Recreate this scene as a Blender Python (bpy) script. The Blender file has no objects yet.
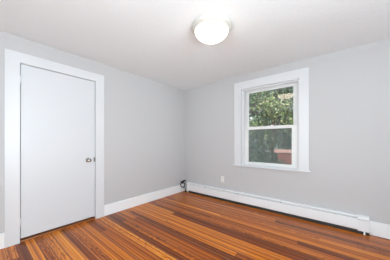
import bpy, bmesh, math, random
from mathutils import Vector, Matrix

# ------------------------------------------------------------------ camera, world, light, exposure
scene = bpy.context.scene
C = scene.collection
H = 2.34                      # ceiling height
XR, YN = 4.40, -4.60          # right wall, near wall (behind the camera)

cam_d = bpy.data.cameras.new('camera')
cam_d.sensor_fit = 'HORIZONTAL'; cam_d.sensor_width = 36.0
cam_d.lens = 178.0 / 390.0 * 36.0
cam_d.shift_y = 11.4 / 390.0
cam_d.clip_start = 0.02; cam_d.clip_end = 300
cam = bpy.data.objects.new('camera', cam_d); C.objects.link(cam)
cam.location = (2.822, -3.081, 1.15)
cam.rotation_euler = (math.pi / 2, 0, math.atan2(0.631, 0.776))
scene.camera = cam

scene.view_settings.view_transform = 'Standard'
scene.view_settings.look = 'None'
scene.view_settings.gamma = 1.0
scene.view_settings.use_curve_mapping = False
scene.view_settings.exposure = 0.36

world = bpy.data.worlds.new('overcast_sky'); scene.world = world
world.use_nodes = True
wn = world.node_tree.nodes; wl = world.node_tree.links
wn['Background'].inputs['Color'].default_value = (0.86, 0.93, 1.0, 1)
wn['Background'].inputs['Strength'].default_value = 1.15

sd = bpy.data.lights.new('sun', 'SUN'); sd.energy = 4.2; sd.angle = math.radians(6); sd.color = (1, 0.96, 0.88)
sun = bpy.data.objects.new('sun', sd); C.objects.link(sun)
sun.rotation_euler = Vector((-0.55, 0.75, -0.8)).to_track_quat('-Z', 'Y').to_euler()

def area(name, loc, direction, sx, sy, power, col):
    d = bpy.data.lights.new(name, 'AREA'); d.shape = 'RECTANGLE'; d.size = sx; d.size_y = sy
    d.energy = power; d.color = col
    o = bpy.data.objects.new(name, d); C.objects.link(o)
    o.location = loc
    o.rotation_euler = Vector(direction).to_track_quat('-Z', 'Z').to_euler()
    return o
# daylight-tinted fill lights, added outside two unseen openings behind the camera
area('fill_right_window', (XR + 0.30, -2.70, 1.45), (-1, 0, 0.66), 1.9, 1.6, 146, (0.85, 0.945, 1.0))
area('fill_near_window', (2.50, YN - 0.30, 1.45), (0, 1, 0.52), 2.1, 1.6, 112, (0.85, 0.945, 1.0))

LAMP_EMIT = 3.3
LAMP_COL = (1.0, 0.88, 0.68, 1)

# ------------------------------------------------------------------ mesh helpers
class MB:
    def __init__(self):
        self.bm = bmesh.new()
    def box(self, x0, x1, y0, y1, z0, z1):
        r = bmesh.ops.create_cube(self.bm, size=1.0)
        for v in r['verts']:
            v.co = Vector((x0 + (v.co.x + .5) * (x1 - x0), y0 + (v.co.y + .5) * (y1 - y0), z0 + (v.co.z + .5) * (z1 - z0)))
        return self
    def lathe(self, prof, c=(0, 0, 0), axis='Z', n=48):
        """prof: list of (radius, height along the axis)"""
        rings = []
        for r, h in prof:
            ring = []
            for i in range(1 if r < 1e-6 else n):
                a = 2 * math.pi * i / n
                p = (r * math.cos(a), r * math.sin(a), h)
                if axis == 'X': p = (p[2], p[0], p[1])
                elif axis == 'Y': p = (p[0], p[2], p[1])
                ring.append(self.bm.verts.new((p[0] + c[0], p[1] + c[1], p[2] + c[2])))
            rings.append(ring)
        for a, b in zip(rings, rings[1:]):
            if len(a) == 1 and len(b) == 1: continue
            for i in range(n):
                j = (i + 1) % n
                if len(a) == 1: self.bm.faces.new((a[0], b[i], b[j]))
                elif len(b) == 1: self.bm.faces.new((a[i], a[j], b[0]))
                else: self.bm.faces.new((a[i], a[j], b[j], b[i]))
        return self
    def tube(self, pts, r, n=8):
        pts = [Vector(p) for p in pts]
        rad = r if isinstance(r, (list, tuple)) else [r] * len(pts)
        rings = []; ref = None
        for i, p in enumerate(pts):
            t = (pts[min(i + 1, len(pts) - 1)] - pts[max(i - 1, 0)]).normalized()
            if ref is None:
                ref = Vector((0, 0, 1)) if abs(t.z) < .9 else Vector((1, 0, 0))
            u = (ref - t * ref.dot(t)).normalized(); w = t.cross(u); ref = u
            rings.append([self.bm.verts.new(p + rad[i] * (math.cos(2 * math.pi * k / n) * u + math.sin(2 * math.pi * k / n) * w)) for k in range(n)])
        for a, b in zip(rings, rings[1:]):
            for k in range(n):
                self.bm.faces.new((a[k], a[(k + 1) % n], b[(k + 1) % n], b[k]))
        self.bm.faces.new(rings[0][::-1]); self.bm.faces.new(rings[-1])
        return self
    def extrude_x(self, prof, x0, x1):
        """closed profile in (y, z), swept from x0 to x1"""
        a = [self.bm.verts.new((x0, y, z)) for y, z in prof]
        b = [self.bm.verts.new((x1, y, z)) for y, z in prof]
        n = len(prof)
        for i in range(n):
            j = (i + 1) % n
            self.bm.faces.new((a[i], a[j], b[j], b[i]))
        self.bm.faces.new(a[::-1]); self.bm.faces.new(b)
        return self
    def build(self, name, m, parent=None, bevel=0, smooth=False, kind=None):
        bmesh.ops.recalc_face_normals(self.bm, faces=self.bm.faces)
        me = bpy.data.meshes.new(name); self.bm.to_mesh(me); self.bm.free()
        me.materials.append(m)
        if smooth:
            for p in me.polygons: p.use_smooth = True
        o = bpy.data.objects.new(name, me); C.objects.link(o)
        if bevel:
            b = o.modifiers.new('bevel', 'BEVEL'); b.width = bevel; b.segments = 2; b.limit_method = 'ANGLE'
        if parent is not None:
            o.parent = parent
            o.matrix_parent_inverse = Matrix.Translation(-parent.location) if parent.type == 'EMPTY' else Matrix.Identity(4)
        if kind: o['kind'] = kind
        return o

def empty(name, loc):
    o = bpy.data.objects.new(name, None); C.objects.link(o); o.location = loc; o.empty_display_size = .1
    return o
def tag(o, label, cat, group=None, kind=None):
    o['label'] = label; o['category'] = cat
    if group: o['group'] = group
    if kind: o['kind'] = kind
    return o
def part_label(o, label):
    o['label'] = label
    return o

# ------------------------------------------------------------------ materials
def mat(name, col, rough=.5, metal=0.0, bump=None, coat=0.0):
    m = bpy.data.materials.new(name); m.use_nodes = True
    n = m.node_tree.nodes; l = m.node_tree.links
    p = n['Principled BSDF']
    p.inputs['Base Color'].default_value = (*col, 1)
    p.inputs['Roughness'].default_value = rough
    p.inputs['Metallic'].default_value = metal
    p.inputs['Coat Weight'].default_value = coat
    if bump:
        scale, strength, dist = bump
        tc = n.new('ShaderNodeTexCoord'); nz = n.new('ShaderNodeTexNoise'); b = n.new('ShaderNodeBump')
        nz.inputs['Scale'].default_value = scale; nz.inputs['Detail'].default_value = 5
        b.inputs['Strength'].default_value = strength; b.inputs['Distance'].default_value = dist
        l.new(tc.outputs['Object'], nz.inputs['Vector']); l.new(nz.outputs['Fac'], b.inputs['Height'])
        l.new(b.outputs['Normal'], p.inputs['Normal'])
    return m

M = {}
M['wall'] = mat('grey_wall_paint', (0.535, 0.528, 0.533), .75, bump=(60, .15, .002))
M['ceiling'] = mat('white_stipple_ceiling', (0.86, 0.895, 0.91), .9, bump=(35, .5, .006))
M['trim'] = mat('white_trim_paint', (0.68, 0.69, 0.71), .38, bump=(25, .05, .001))
M['base'] = mat('white_baseboard_paint', (0.85, 0.86, 0.875), .38, bump=(25, .05, .001))
M['door'] = mat('white_door_paint', (0.65, 0.665, 0.69), .42, bump=(18, .05, .001))
M['heater'] = mat('white_enamel_metal', (0.82, 0.83, 0.845), .3, bump=(40, .03, .001))
M['vinyl'] = mat('white_window_vinyl', (0.76, 0.76, 0.75), .4, bump=(30, .03, .001))
M['dark'] = mat('dark_bracket_and_gap_shade', (0.03, 0.028, 0.026), .7, bump=(50, .2, .002))
M['fin'] = mat('aluminium_fins', (0.25, 0.25, 0.26), .5, .8, bump=(120, .2, .002))
M['copper'] = mat('copper_pipe', (0.35, 0.15, 0.07), .4, .9, bump=(60, .1, .001))
M['nickel'] = mat('brushed_nickel', (0.42, 0.39, 0.36), .25, 1.0, bump=(90, .05, .001))
M['outlet'] = mat('white_outlet_plastic', (0.78, 0.76, 0.72), .4, bump=(60, .02, .001))
M['slot'] = mat('dark_slot', (0.05, 0.045, 0.04), .6, bump=(60, .02, .001))
M['black'] = mat('black_cable_plastic', (0.012, 0.012, 0.013), .4, bump=(80, .05, .001))
M['pan'] = mat('white_lamp_pan', (0.56, 0.545, 0.50), .4, bump=(30, .02, .001))
M['bark'] = mat('brown_bark', (0.09, 0.06, 0.04), .9, bump=(20, .8, .02))
M['wire'] = mat('dark_screen_edge', (0.35, 0.35, 0.34), .6, bump=(50, .05, .001))

# satin finished strip floor: strips run along x, 80 mm wide
def floor_mat(name='strip_floor'):
    m = bpy.data.materials.new(name); m.use_nodes = True
    n = m.node_tree.nodes; l = m.node_tree.links; p = n['Principled BSDF']
    def math_(op, a, b=None, c=None):
        q = n.new('ShaderNodeMath'); q.operation = op
        for i, v in enumerate((a, b, c)):
            if v is None: continue
            if isinstance(v, (int, float)): q.inputs[i].default_value = v
            else: l.new(v, q.inputs[i])
        return q.outputs[0]
    def white(vx, vy, vz=0.0):
        cb = n.new('ShaderNodeCombineXYZ'); w = n.new('ShaderNodeTexWhiteNoise'); w.noise_dimensions = '3D'
        for i, v in enumerate((vx, vy, vz)):
            if isinstance(v, (int, float)): cb.inputs[i].default_value = v
            else: l.new(v, cb.inputs[i])
        l.new(cb.outputs[0], w.inputs['Vector'])
        return w.outputs['Value']
    def noise(vx, vy, vz, detail=4, rough=.6):
        cb = n.new('ShaderNodeCombineXYZ'); w = n.new('ShaderNodeTexNoise')
        for i, v in enumerate((vx, vy, vz)):
            if isinstance(v, (int, float)): cb.inputs[i].default_value = v
            else: l.new(v, cb.inputs[i])
        w.inputs['Scale'].default_value = 1; w.inputs['Detail'].default_value = detail; w.inputs['Roughness'].default_value = rough
        l.new(cb.outputs[0], w.inputs['Vector'])
        return w.outputs['Fac']
    tc = n.new('ShaderNodeTexCoord'); sp = n.new('ShaderNodeSeparateXYZ'); l.new(tc.outputs['Object'], sp.inputs[0])
    X, Y = sp.outputs[0], sp.outputs[1]
    W = 0.0800
    rowf = math_('DIVIDE', math_('ADD', Y, 10.0 + 0.009), W)
    row = math_('FLOOR', rowf); fr = math_('FRACT', rowf)
    off = math_('MULTIPLY', white(row, 7.3), 2.6)
    lenr = math_('MULTIPLY_ADD', white(row, 2.9), 1.6, 2.4)
    bf = math_('DIVIDE', math_('ADD', math_('ADD', X, 20.0), off), lenr)
    brd = math_('FLOOR', bf); bfr = math_('FRACT', bf)
    rnd = white(row, brd, 3.1); rnd2 = white(row, brd, 9.7)
    # grain
    streak = noise(math_('MULTIPLY', X, .30), math_('MULTIPLY', Y, 46), math_('MULTIPLY', rnd, 40), 3, .6)
    fig = noise(math_('MULTIPLY', X, 1.4), math_('MULTIPLY', Y, 15), math_('MULTIPLY', rnd2, 60), 3, .55)
    rings = math_('PINGPONG', math_('MULTIPLY', fig, 14.0), 0.5)         # cathedral figure of flat-sawn boards
    flat = math_('GREATER_THAN', rnd2, .70)
    lines = math_('MULTIPLY', math_('MULTIPLY', flat, math_('LESS_THAN', rings, .16)), -.32)
    fine = noise(math_('MULTIPLY', X, 14), math_('MULTIPLY', Y, 220), 1.7, 3, .7)
    val = math_('ADD', math_('MULTIPLY_ADD', rnd, .56, .19), math_('MULTIPLY', math_('SUBTRACT', streak, .5), 1.75))
    val = math_('ADD', val, lines)
    val = math_('ADD', val, math_('MULTIPLY', math_('SUBTRACT', fine, .5), .22))
    cr = n.new('ShaderNodeValToRGB'); l.new(val, cr.inputs[0])
    e = cr.color_ramp.elements
    e[0].position = 0.0; e[0].color = (0.100, 0.020, 0.003, 1)
    e[1].position = 1.0; e[1].color = (0.92, 0.37, 0.045, 1)
    for pos, col in ((.25, (0.215, 0.042, 0.004)), (.48, (0.42, 0.095, 0.008)), (.72, (0.68, 0.205, 0.016))):
        x = e.new(pos); x.color = (*col, 1)
    # pale edges on some strips: seam glints painted into the colour
    seam_glint = math_('MULTIPLY', math_('MULTIPLY', math_('GREATER_THAN', white(row, 5.5), .42), math_('LESS_THAN', math_('ABSOLUTE', math_('SUBTRACT', fr, .075)), .045)), .42)
    glint_mix = n.new('ShaderNodeMix'); glint_mix.data_type = 'RGBA'
    l.new(seam_glint, glint_mix.inputs['Factor']); l.new(cr.outputs[0], glint_mix.inputs['A']); glint_mix.inputs['B'].default_value = (0.80, 0.34, 0.12, 1)
    # joints
    ed = math_('MINIMUM', fr, math_('SUBTRACT', 1.0, fr))
    j1 = math_('LESS_THAN', ed, 0.028)
    be = math_('MULTIPLY', math_('MINIMUM', bfr, math_('SUBTRACT', 1.0, bfr)), lenr)
    j2 = math_('LESS_THAN', be, 0.0018)
    jt = math_('MULTIPLY', math_('MAXIMUM', j1, j2), .75)
    mx = n.new('ShaderNodeMix'); mx.data_type = 'RGBA'
    l.new(jt, mx.inputs['Factor']); l.new(glint_mix.outputs['Result'], mx.inputs['A']); mx.inputs['B'].default_value = (0.03, 0.010, 0.005, 1)
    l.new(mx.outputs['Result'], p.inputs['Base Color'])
    p.inputs['Roughness'].default_value = .32
    p.inputs['Coat Weight'].default_value = .12; p.inputs['Specular IOR Level'].default_value = .26; p.inputs['Coat Roughness'].default_value = .12
    bp = n.new('ShaderNodeBump'); bp.inputs['Strength'].default_value = .25; bp.inputs['Distance'].default_value = .002
    wob = noise(math_('MULTIPLY', X, 2.2), math_('MULTIPLY', Y, 14), rnd, 2, .5)
    l.new(math_('SUBTRACT', wob, jt), bp.inputs['Height'])
    l.new(bp.outputs['Normal'], p.inputs['Normal']); l.new(bp.outputs['Normal'], p.inputs['Coat Normal'])
    return m
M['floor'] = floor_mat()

def wood_mat(name, c0, c1):
    m = mat(name, c0, .3, coat=.3); n = m.node_tree.nodes; l = m.node_tree.links
    tc = n.new('ShaderNodeTexCoord'); mp = n.new('ShaderNodeMapping'); nz = n.new('ShaderNodeTexNoise'); cr = n.new('ShaderNodeValToRGB')
    mp.inputs['Scale'].default_value = (60, 4, 60)
    l.new(tc.outputs['Object'], mp.inputs[0]); l.new(mp.outputs[0], nz.inputs['Vector']); l.new(nz.outputs['Fac'], cr.inputs[0])
    cr.color_ramp.elements[0].position = .3; cr.color_ramp.elements[0].color = (*c0, 1)
    cr.color_ramp.elements[1].position = .7; cr.color_ramp.elements[1].color = (*c1, 1)
    l.new(cr.outputs[0], n['Principled BSDF'].inputs['Base Color'])
    return m
M['threshold'] = wood_mat('threshold_wood', (0.20, 0.06, 0.018), (0.42, 0.15, 0.04))

def glass_mat():
    m = bpy.data.materials.new('window_glass'); m.use_nodes = True
    n = m.node_tree.nodes; l = m.node_tree.links
    n.remove(n['Principled BSDF'])
    t = n.new('ShaderNodeBsdfTransparent'); t.inputs[0].default_value = (.985, .995, .99, 1)
    g = n.new('ShaderNodeBsdfGlossy'); g.inputs['Roughness'].default_value = 0.0
    f = n.new('ShaderNodeFresnel'); f.inputs['IOR'].default_value = 1.85
    x = n.new('ShaderNodeMixShader')
    l.new(f.outputs[0], x.inputs[0]); l.new(t.outputs[0], x.inputs[1]); l.new(g.outputs[0], x.inputs[2])
    l.new(x.outputs[0], n['Material Output'].inputs[0])
    return m
M['glass'] = glass_mat()
def screen_mat():
    m = bpy.data.materials.new('insect_mesh'); m.use_nodes = True
    n = m.node_tree.nodes; l = m.node_tree.links
    n.remove(n['Principled BSDF'])
    t = n.new('ShaderNodeBsdfTransparent')
    d = n.new('ShaderNodeBsdfDiffuse'); d.inputs[0].default_value = (.27, .33, .32, 1)
    x = n.new('ShaderNodeMixShader'); x.inputs[0].default_value = .36
    l.new(t.outputs[0], x.inputs[1]); l.new(d.outputs[0], x.inputs[2]); l.new(x.outputs[0], n['Material Output'].inputs[0])
    return m
M['screen'] = screen_mat()
def lamp_mat():
    m = mat('lit_lamp_glass', (0.9, 0.88, 0.82), .25)
    p = m.node_tree.nodes['Principled BSDF']
    p.inputs['Emission Color'].default_value = LAMP_COL; p.inputs['Emission Strength'].default_value = LAMP_EMIT
    return m
M['lamp'] = lamp_mat()
def leaf_mat(name, stops, trans=.25):
    m = mat(name, stops[0], .45); n = m.node_tree.nodes; l = m.node_tree.links
    g = n.new('ShaderNodeNewGeometry'); cr = n.new('ShaderNodeValToRGB')
    l.new(g.outputs['Random Per Island'], cr.inputs[0])
    e = cr.color_ramp.elements
    e[0].color = (*stops[0], 1); e[1].color = (*stops[-1], 1)
    for i, s in enumerate(stops[1:-1]):
        x = e.new((.45, .80)[i]); x.color = (*s, 1)
    l.new(cr.outputs[0], n['Principled BSDF'].inputs['Base Color'])
    return m
M['leaf_deep'] = leaf_mat('deep_green_leaves', [(0.008, 0.020, 0.012), (0.03, 0.085, 0.035), (0.09, 0.22, 0.09), (0.42, 0.55, 0.36)])
M['leaf_yellow'] = leaf_mat('yellow_green_leaves', [(0.02, 0.035, 0.010), (0.08, 0.14, 0.03), (0.22, 0.32, 0.08), (0.62, 0.60, 0.34)])
M['leaf_blue'] = leaf_mat('blue_green_leaves', [(0.01, 0.03, 0.02), (0.04, 0.12, 0.07), (0.13, 0.30, 0.20), (0.45, 0.62, 0.50)])
M['leaf_low'] = leaf_mat('grey_green_leaves', [(0.015, 0.035, 0.025), (0.06, 0.12, 0.08), (0.13, 0.25, 0.17), (0.30, 0.20, 0.13)])
def brick_mat():
    m = mat('faded_red_brick', (.4, .1, .08), .8); n = m.node_tree.nodes; l = m.node_tree.links
    tc = n.new('ShaderNodeTexCoord'); mp = n.new('ShaderNodeMapping'); b = n.new('ShaderNodeTexBrick')
    mp.inputs['Rotation'].default_value = (math.pi / 2, 0, 0)
    b.inputs['Scale'].default_value = 4.5; b.inputs['Color1'].default_value = (.44, .12, .10, 1); b.inputs['Color2'].default_value = (.34, .10, .085, 1)
    b.inputs['Mortar'].default_value = (.40, .22, .19, 1); b.inputs['Mortar Size'].default_value = .015
    l.new(tc.outputs['Object'], mp.inputs[0]); l.new(mp.outputs[0], b.inputs['Vector']); l.new(b.outputs[0], n['Principled BSDF'].inputs['Base Color'])
    return m
M['brick'] = brick_mat()
M['cap'] = mat('pale_pink_coping', (.88, .50, .45), .7, bump=(20, .4, .01))
M['soil'] = mat('grassy_soil', (.07, .09, .035), .95, bump=(12, 1, .05))

# ------------------------------------------------------------------ setting
T = 0.14
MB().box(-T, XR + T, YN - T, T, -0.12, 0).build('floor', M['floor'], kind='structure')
# the ceiling rises slightly away from the corner, as old plaster does
b = MB(); bm = b.bm
pts = [(-T, YN - T, 0), (XR + T, YN - T, .02), (XR + T, T, .03), (1.1, T, .03), (0, T, 0), (-T, T, 0)]
vb = [bm.verts.new((x, y, H + z)) for x, y, z in pts]; vt = [bm.verts.new((x, y, H + .2)) for x, y, z in pts]
mid = [bm.verts.new((1.8, -1.55, H)), bm.verts.new((0, -.9, H))]
for i in range(6):
    j = (i + 1) % 6
    bm.faces.new((vb[i], vb[j], vt[j], vt[i]))
bm.faces.new(vt)
for tri in ((vb[0], vb[1], mid[0]), (vb[1], vb[2], mid[0]), (vb[2], vb[3], mid[0]), (vb[3], vb[4], mid[1]), (vb[3], mid[1], mid[0]),
            (vb[4], vb[5], mid[1]), (vb[5], vb[0], mid[1]), (vb[0], mid[0], mid[1])):
    bm.faces.new(tri)
b.build('ceiling', M['ceiling'], kind='structure')
HW = H + .06                                                     # walls run up behind the ceiling edge

D0, D1, DZ = -2.775, -1.957, 2.045                                 # door opening
b = MB(); b.box(-T, 0, YN, D0, 0, HW); b.box(-T, 0, D1, 0, 0, HW); b.box(-T, 0, D0, D1, DZ, HW)
b.box(-T, -.10, D0, D1, 0, DZ)
b.build('wall_left', M['wall'], kind='structure')
W0, W1, WZ0, WZ1 = 1.395, 2.375, .70, 2.125                          # window rough opening
b = MB(); b.box(-T, W0, 0, T, 0, HW); b.box(W1, XR + T, 0, T, 0, HW); b.box(W0, W1, 0, T, 0, WZ0); b.box(W0, W1, 0, T, WZ1, HW)
b.build('wall_back', M['wall'], kind='structure')
R0, R1, RZ0, RZ1 = -3.65, -1.75, .70, 2.15
b = MB(); b.box(XR, XR + T, YN, R0, 0, HW); b.box(XR, XR + T, R1, 0, 0, HW); b.box(XR, XR + T, R0, R1, 0, RZ0); b.box(XR, XR + T, R0, R1, RZ1, HW)
b.build('wall_right', M['wall'], kind='structure')
N0, N1 = 1.50, 3.50
b = MB(); b.box(-T, N0, YN - T, YN, 0, HW); b.box(N1, XR + T, YN - T, YN, 0, HW); b.box(N0, N1, YN - T, YN, 0, RZ0); b.box(N0, N1, YN - T, YN, RZ1, HW)
b.build('wall_near', M['wall'], kind='structure')

# baseboards
BH, BT = .165, .018
MB().box(0, BT, -1.842, 0, 0, BH).build('baseboard_left', M['base'], bevel=.003, kind='structure')
MB().box(0, BT, YN, -2.888, 0, BH).build('baseboard_left', M['base'], bevel=.003, kind='structure')
MB().box(3.108, XR, -BT, 0, 0, BH + .003).build('baseboard_back', M['base'], bevel=.003, kind='structure')
MB().box(XR - BT, XR, YN, 0 - BT, 0, BH).build('baseboard_right', M['base'], bevel=.003, kind='structure')
MB().box(BT, XR - BT, YN, YN + BT, 0, BH).build('baseboard_near', M['base'], bevel=.003, kind='structure')

# ------------------------------------------------------------------ door
d = empty('door_1', (0, (D0 + D1) / 2, 0)); d['kind'] = 'structure'
b = MB(); b.box(-.001, .020, -2.888, -2.768, 0, 2.155); b.box(-.001, .020, -1.964, -1.842, 0, 2.155); b.box(-.001, .020, -2.768, -1.964, 2.040, 2.155)
b.build('door_casing', M['trim'], d)
b = MB(); b.box(-.10, .0, D0, -2.766, 0, DZ); b.box(-.10, .0, -1.966, D1, 0, DZ); b.box(-.10, .0, -2.766, -1.966, 2.037, DZ)
b.build('door_jamb', M['trim'], d)
leaf = MB().box(-.040, .002, -2.7615, -1.9705, .042, 2.0325).build('door_leaf', M['door'], d, bevel=.002)
MB().box(-.10, .015, -2.766, -1.966, 0.0, .020).build('threshold', M['threshold'], d, bevel=.003)
for z in (1.85, .23):
    b = MB(); b.lathe([(0, -.045), (.006, -.045), (.006, .045), (0, .045)], (.011, -2.7645, z), 'Z', 12)
    b.lathe([(0, .045), (.004, .047), (0, .053)], (.011, -2.7645, z), 'Z', 12)
    part_label(b.build('hinge', M['trim'], d, smooth=True), 'white painted hinge knuckle')
ky, kz = -2.062, .882
b = MB()
b.lathe([(0, 0), (.032, 0), (.032, .004), (.024, .010), (.012, .013), (.010, .036), (.016, .042), (.024, .050), (.0255, .060), (.022, .069), (.012, .073), (0, .074)],
        (.004, ky, kz), 'X', 32)
kn = b.build('door_knob', M['nickel'], leaf, smooth=True); part_label(kn, 'satin nickel round door knob')
part_label(MB().box(.0035, .0085, -1.988, -1.9705, kz - .030, kz + .030).build('latch_plate', M['nickel'], leaf, bevel=.001), 'small dark nickel latch plate')

# ------------------------------------------------------------------ window in the back wall
w = empty('window_1', ((W0 + W1) / 2, 0, WZ0)); w['kind'] = 'structure'
CX0, CX1, CZ1 = 1.283, 2.473, 2.236
IX0, IX1, IZ0, IZ1 = 1.418, 2.350, .735, 2.100
b = MB(); b.box(CX0, IX0, -.020, .001, .715, CZ1); b.box(IX1, CX1, -.020, .001, .715, CZ1); b.box(IX0, IX1, -.020, .001, IZ1, CZ1)
b.build('window_casing', M['trim'], w)
b = MB(); b.box(W0, IX0 + .004, 0, .15, WZ0, WZ1); b.box(IX1 - .004, W1, 0, .15, WZ0, WZ1); b.box(IX0, IX1, 0, .15, IZ1 - .004, WZ1); b.box(IX0, IX1, .02, .15, WZ0, .728)
b.build('window_jamb', M['trim'], w)
# inner stop beads
S = .016
b = MB(); b.box(IX0 + .004, IX0 + .052, .018, .040, .73, IZ1 - .004); b.box(IX1 - .004 - S * 1.4, IX1 - .004, .018, .040, .73, IZ1 - .004); b.box(IX0 + .052, IX1 - .026, .018, .040, IZ1 - .030, IZ1 - .004)
# parting beads
b.box(IX0 + .004, IX0 + .014, .082, .088, 1.4, IZ1 - .004); b.box(IX1 - .014, IX1 - .004, .082, .088, 1.4, IZ1 - .004)
b.build('stop_bead', M['trim'], w, bevel=.0015)
b = MB(); b.box(CX0 - .018, CX1 + .018, -.042, .001, .697, .718); b.box(IX0, IX1, 0, .03, .70, .730)
b.build('window_stool', M['trim'], w, bevel=.004)
SX0, SX1 = IX0 + .008, IX1 - .008
def sash(name, x0, x1, z0, z1, y0, y1, stile, top, bot, m):
    b = MB(); b.box(x0, x0 + stile, y0, y1, z0, z1); b.box(x1 - stile, x1, y0, y1, z0, z1)
    b.box(x0 + stile, x1 - stile, y0, y1, z1 - top, z1); b.box(x0 + stile, x1 - stile, y0, y1, z0, z0 + bot)
    o = b.build(name, m, w, bevel=.003)
    ym = (y0 + y1) / 2
    MB().box(x0 + stile - .004, x1 - stile + .004, ym - .002, ym + .002, z0 + bot - .004, z1 - top + .004).build('glass_pane', M['glass'], o)
    return o
st = .098
lower = sash('lower_sash', SX0 + .006, SX1 - .006, .730, 1.412, .046, .078, 1.530 - SX0 - .006 + .002, .050, .052, M['vinyl'])
upper = sash('upper_sash', SX0 + .006, SX1 - .006, 1.366, 2.092, .091, .121, 1.516 - SX0 - .006 + .002, .062, .046, M['vinyl'])
b = MB(); b.box(1.90, 1.96, .049, .075, 1.412, 1.418); b.lathe([(0, 0), (.012, 0), (.012, .010), (0, .012)], (1.93, .062, 1.418), 'Z', 16); b.box(1.93, 1.962, .056, .064, 1.420, 1.427)
b.build('sash_lock', M['vinyl'], lower, bevel=.001)
b = MB(); b.box(SX0, SX0 + .02, .128, .138, .73, 1.40); b.box(SX1 - .02, SX1, .128, .138, .73, 1.40); b.box(SX0, SX1, .128, .138, .73, .75); b.box(SX0, SX1, .128, .138, 1.385, 1.405)
sf = b.build('screen_frame', M['wire'], w)
part_label(MB().box(SX0 + .018, SX1 - .018, .1325, .1335, .748, 1.387).build('insect_screen', M['screen'], sf), 'grey insect mesh behind the lower panes')

# two plain unseen windows, added behind the camera to let the fill in
def added_plain_window(name, ax, a0, a1, face, sgn):
    """ax: 'x' wall runs along x (near wall), 'y' wall runs along y (right wall); face: wall plane; sgn: direction into the room"""
    loc = ((a0 + a1) / 2, face, RZ0) if ax == 'x' else (face, (a0 + a1) / 2, RZ0)
    e = empty(name, loc); e['kind'] = 'structure'
    def bx(b, u0, u1, v0, v1, z0, z1):
        v0, v1 = sorted((face + sgn * v0, face + sgn * v1))
        if ax == 'x': b.box(u0, u1, v0, v1, z0, z1)
        else: b.box(v0, v1, u0, u1, z0, z1)
    b = MB()
    bx(b, a0 - .11, a0 + .01, -.001, .02, RZ0 - .02, RZ1 + .11); bx(b, a1 - .01, a1 + .11, -.001, .02, RZ0 - .02, RZ1 + .11); bx(b, a0 + .01, a1 - .01, -.001, .02, RZ1 - .01, RZ1 + .11)
    b.build('window_casing', M['trim'], e, bevel=.003)  # casing of the added window
    b = MB(); bx(b, a0 - .13, a1 + .13, -.01, .045, RZ0 - .045, RZ0 - .02); bx(b, a0, a1, -.10, 0, RZ0, RZ0 + .01)
    b.build('window_stool', M['trim'], e, bevel=.003)  # stool of the added window
    for z0, z1, v in ((RZ0 + .01, 1.46, -.05), (1.41, RZ1, -.085)):
        b = MB(); bx(b, a0, a0 + .05, v - .03, v, z0, z1); bx(b, a1 - .05, a1, v - .03, v, z0, z1)
        bx(b, a0 + .05, a1 - .05, v - .03, v, z0, z0 + .05); bx(b, a0 + .05, a1 - .05, v - .03, v, z1 - .05, z1)
        s = b.build('window_sash', M['vinyl'], e, bevel=.003)
        b = MB(); bx(b, a0 + .046, a1 - .046, v - .017, v - .013, z0 + .046, z1 - .046); b.build('glass_pane', M['glass'], s)  # pane of the added window
added_plain_window('added_window_2', 'y', R0, R1, XR, -1)
added_plain_window('added_window_3', 'x', N0, N1, YN, 1)

# ------------------------------------------------------------------ baseboard heater
HX0, HX1 = .135, 3.104
h = empty('baseboard_heater', ((HX0 + HX1) / 2, 0, 0))
tag(h, 'long white metal baseboard heater along the foot of the wall under the window', 'heater')
XC = 2.996                                                        # where the right end cap starts
MB().extrude_x([(-.001, .030), (-.001, .214), (-.006, .214), (-.006, .035)], HX0, XC).build('back_panel', M['heater'], h)
MB().extrude_x([(-.004, .216), (-.030, .221), (-.050, .217), (-.060, .206), (-.0605, .196), (-.058, .196), (-.0565, .205), (-.048, .213), (-.030, .217), (-.004, .212)],
               HX0, XC).build('top_hood', M['heater'], h, smooth=False)
MB().extrude_x([(-.052, .186), (-.064, .181), (-.0655, .172), (-.0655, .052), (-.060, .044), (-.058, .046), (-.0625, .054), (-.0625, .170), (-.061, .177), (-.051, .182)],
               HX0, XC).build('front_cover', M['heater'], h)
part_label(MB().extrude_x([(-.010, .188), (-.045, .193), (-.045, .196), (-.010, .191)], HX0 + .02, XC).build('damper', M['heater'], h), 'damper vane behind the slot')
b = MB(); b.box(HX0 + .3, XC - .1, -.052, -.012, .065, .135)
part_label(b.build('heating_element', M['fin'], h), 'dull finned heating element')
b = MB(); b.tube([(HX0 + .0, -.032, .10), (XC + .05, -.032, .10)], .011, 12)
part_label(b.build('heating_pipe', M['copper'], h, smooth=True), 'copper pipe through the heater')
for x in (.62, 1.35, 2.10, 2.78):
    b = MB(); b.box(x, x + .003, -.060, -.006, .0, .205); b.build('support_bracket', M['dark'], h)
part_label(MB().box(HX0 + .002, HX1 - .004, -.056, -.050, 0, .060).build('gap_shade_strip', M['dark'], h), 'dark strip standing in for the shade under the front cover')  # dark strip added as the shade in the gap below the heater
def cap(x0, x1, fx):
    b = MB()
    b.extrude_x([(-.001, .034), (-.001, .222), (-.030, .227), (-.053, .222), (-.066, .208), (-.0695, .190), (-.0695, .040), (-.064, .034)], x0, x1)
    c = b.build('end_cap', M['heater'], h, bevel=.002)
    MB().box(x0, x1, -.0705, -.0694, .1765, .1785).build('seam', M['slot'], c)
    return c
c1 = cap(XC, HX1, 0)
c0 = cap(HX0 - .004, HX0 + .045, 0)
for x in (3.050,):
    b = MB(); b.box(x, x + .016, -.068, -.056, 0, .041); b.build('foot', M['heater'], c1)
for x in (.155,):
    b = MB(); b.box(x, x + .012, -.068, -.056, 0, .041); b.build('foot', M['heater'], c0)

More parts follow.
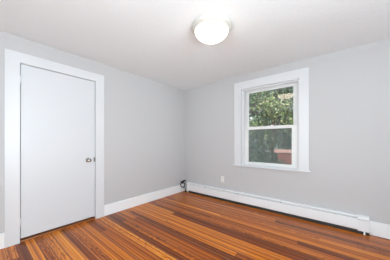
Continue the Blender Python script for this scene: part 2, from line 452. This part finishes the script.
# ------------------------------------------------------------------ outlet
ox, oz = 1.022, .402
o = empty('electrical_outlet', (ox, 0, oz)); tag(o, 'small white duplex electrical outlet on the grey wall between corner and window', 'outlet')
pl = MB().box(ox - .035, ox + .035, -.006, -.0005, oz - .058, oz + .058).build('cover_plate', M['outlet'], o, bevel=.003)
for s in (-1, 1):
    z = oz + s * .0235
    b = MB(); b.box(ox - .0165, ox + .0165, -.0085, -.005, z - .0145, z + .0145)
    r = b.build('receptacle', M['outlet'], pl, bevel=.004)
    b = MB(); b.box(ox - .008, ox - .0055, -.0092, -.0080, z - .004, z + .006); b.box(ox + .0055, ox + .008, -.0092, -.0080, z - .004, z + .005)
    b.lathe([(0, -.0092), (.0025, -.0092), (.0025, -.008), (0, -.008)], (ox, 0, z - .008), 'Y', 10)
    b.build('slots', M['slot'], pl)
MB().lathe([(0, -.0075), (.0025, -.0072), (.003, -.006), (0, -.006)], (ox, 0, oz), 'Y', 12).build('screw', M['nickel'], pl, smooth=True)

# ------------------------------------------------------------------ coiled cable standing in the corner
cc = Vector((.062, -.125, .165))
k = empty('coiled_cable', (.070, -.060, 0)); tag(k, 'black coaxial cable coiled up in the corner beside the left end of the heater', 'cable')
t1 = Vector((.776, .631, 0)).normalized(); up = Vector((0, 0, 1)); nn = t1.cross(up)
pts = []
for i in range(97):
    a = -math.pi / 2 + 2 * math.pi * 3 * i / 96
    rr = .046 + .005 * math.sin(a * .37)
    pts.append(cc + t1 * rr * math.cos(a) + up * rr * 1.15 * math.sin(a) + nn * (-.008 + .016 * i / 96))
lead = [Vector((.078, -.052, .0)), Vector((.078, -.053, .04)), Vector((.076, -.062, .075)), Vector((.070, -.088, .098))]
b = MB(); b.tube(lead + pts, .0062, 8)
b.build('cable', M['black'], k, smooth=True)
b = MB(); b.tube([cc + up * .050 - nn * .010, cc + up * .066 - t1 * .012, cc + up * .086 + t1 * .014, cc + up * .100 + t1 * .048, cc + up * .102 + t1 * .072], [.014, .024, .022, .015, .009], 10)
b.build('wrapped_end', M['black'], k, smooth=True)
b = MB(); b.tube([cc + up * .048 - t1 * .020, cc + up * .064 - t1 * .030, cc + up * .060 - t1 * .050], [.009, .012, .006], 8)
b.build('plug', M['black'], k, smooth=True)
b = MB(); b.lathe([(.003, .010), (.008, .010), (.010, .014), (.010, .030), (.006, .034), (.003, .034)], (.078, -.052, 0), 'Z', 12)
b.lathe([(.0, .0), (.022, .0), (.020, .008), (.006, .012), (0, .012)], (.078, -.052, 0), 'Z', 16)
b.build('floor_grommet', M['slot'], k, smooth=True)

# ------------------------------------------------------------------ ceiling lamp
LX, LY = 1.788, -1.537
lm = empty('ceiling_lamp', (LX, LY, H)); tag(lm, 'round flush ceiling lamp with lit frosted glass bowl and small finial', 'lamp')
MB().lathe([(0, 0), (.196, 0), (.205, -.004), (.207, -.014), (.203, -.026), (.190, -.040), (.176, -.050), (.170, -.050), (.168, -.040), (0, -.036)], (LX, LY, H + .002), 'Z', 72).build('lamp_pan', M['pan'], lm, smooth=True)
pr = []
for i in range(15):
    a = math.pi / 2 * i / 14
    pr.append((.171 * math.cos(a) ** 1.15 if i < 14 else 0, -.046 - .100 * math.sin(a)))
MB().lathe(pr, (LX, LY, H), 'Z', 72).build('glass_bowl', M['lamp'], lm, smooth=True)
part_label(MB().lathe([(0, -.140), (.016, -.142), (.018, -.149), (.010, -.154), (.008, -.160), (.010, -.166), (.006, -.172), (0, -.174)], (LX, LY, H), 'Z', 24).build('finial', M['nickel'], lm, smooth=True), 'small nickel finial under the bowl')

# ------------------------------------------------------------------ outside
GZ = -.75
MB().box(-14, 14, .6, 30, GZ - .2, GZ).build('ground', M['soil'], kind='structure')
def leaves(bm, rnd, c, r, n, size):
    """leaf blades scattered through the outer shell of an ellipsoid clump"""
    for _ in range(n):
        while True:
            v = Vector((rnd.uniform(-1, 1), rnd.uniform(-1, 1), rnd.uniform(-1, 1)))
            if .15 < v.length < 1: break
        v = v.normalized() * (v.length ** .5)
        p = Vector((c[0] + v.x * r[0], c[1] + v.y * r[1], c[2] + v.z * r[2]))
        out = (v + Vector((rnd.gauss(0, .5), rnd.gauss(0, .5), rnd.gauss(0, .5) + .35))).normalized()
        a = out.orthogonal().normalized(); a = (Matrix.Rotation(rnd.uniform(0, 6.28), 3, out) @ a).normalized(); bb = out.cross(a)
        s = size * rnd.uniform(.6, 1.35)
        q = [bm.verts.new(p + a * s * .62), bm.verts.new(p + bb * s * .26 + out * s * .08), bm.verts.new(p - a * s * .5), bm.verts.new(p - bb * s * .26 + out * s * .08)]
        bm.faces.new((q[0], q[1], q[2])); bm.faces.new((q[0], q[2], q[3]))
def tree(name, label, cat, base, clumps, m, seed, leaf=.10, dens=1.0, group=None):
    rnd = random.Random(seed)
    e = empty(name, base); tag(e, label, cat, group)
    b = MB(); top = max(c[2] for c in clumps)
    bx, by, bz = base
    cx = sum(c[0] for c in clumps) / len(clumps); cy = sum(c[1] for c in clumps) / len(clumps)
    stem = []
    for i in range(7):
        t = i / 6
        stem.append((bx + (cx - bx) * t + rnd.gauss(0, .03), by + (cy - by) * t + rnd.gauss(0, .03), bz + (top - bz) * t))
    b.tube(stem, [.07 * (1 - .8 * i / 6) * (top - bz) / 4 + .012 for i in range(7)], 9)
    b.build('trunk', M['bark'], e, smooth=True)
    b = MB()
    for c in clumps:
        j = min(6, max(1, int(rnd.uniform(1, 6))))
        s = Vector(stem[j]); t = Vector(c[:3])
        b.tube([s, s.lerp(t, .5) + Vector((0, 0, .08)), t], [.035, .024, .010], 6)
    b.build('branches', M['bark'], e, smooth=True)
    b = MB()
    for c in clumps:
        r = c[3]
        leaves(b.bm, rnd, c[:3], (r, r, r * .8), int(950 * dens * r * r / (leaf / .1) ** 2), leaf)
    b.build('foliage', m, e)
def clumps(rnd, n, x0, x1, y0, y1, z0, z1, r0, r1):
    return [(rnd.uniform(x0, x1), rnd.uniform(y0, y1), rnd.uniform(z0, z1), rnd.uniform(r0, r1)) for _ in range(n)]
R = random.Random(5)
# brick garden wall with pale coping
g = empty('garden_wall', (1.9, 5.1, GZ)); tag(g, 'low faded red brick wall with pale pink coping outside the window', 'wall')
MB().box(.78, 4.6, 5.0, 5.22, GZ, .66).build('brickwork', M['brick'], g)
part_label(MB().box(.64, 4.7, 4.95, 5.27, .66, .80).build('coping', M['cap'], g, bevel=.02), 'pale pink flat coping')
tree('leafy_tree', 'tall dark green leafy tree filling the left of the window view', 'tree', (-2.2, 8.4, GZ), clumps(R, 34, -4.8, -.5, 8.0, 9.2, .4, 5.6, .6, .95), M['leaf_deep'], 11, .14)
tree('leafy_tree', 'yellow-green leafy tree in the middle of the upper window panes', 'tree', (.3, 6.4, GZ), clumps(R, 24, -.7, 1.3, 6.4, 6.8, 1.0, 3.7, .35, .55), M['leaf_yellow'], 12, .12)
tree('leafy_tree', 'deep green leafy tree at the right edge of the window view', 'tree', (2.6, 8.4, GZ), clumps(R, 30, 1.3, 4.8, 8.0, 9.2, .3, 5.4, .55, .85), M['leaf_blue'], 13, .14)
tree('garden_shrub', 'wide grey-green shrub seen through the lower window screen left of the wall', 'shrub', (-.7, 4.5, GZ), clumps(R, 24, -1.8, .18, 4.2, 4.7, -.35, 1.15, .34, .45), M['leaf_low'], 14, .11)
tree('garden_shrub', 'grey-green shrub rising behind the red brick garden wall', 'shrub', (1.3, 5.65, GZ), clumps(R, 26, .45, 3.0, 5.6, 5.72, -.2, .95, .25, .38), M['leaf_low'], 15, .10)
tree('garden_shrub', 'small green shrub in front of the end of the red brick wall', 'shrub', (1.2, 4.5, GZ), clumps(R, 14, .92, 1.6, 4.3, 4.6, -.5, .34, .18, .26) + [(.98, 4.5, .30, .22), (1.08, 4.45, .18, .24), (1.3, 4.5, .1, .25), (.95, 4.45, .1, .25)], M['leaf_low'], 16, .08)
tree('leafy_tree', 'distant tree crown behind the other trees outside', 'tree', (-.5, 13, GZ), clumps(R, 44, -6.5, 5.0, 12.2, 14, 0, 7, .9, 1.4), M['leaf_deep'], 17, .24, dens=3.0)
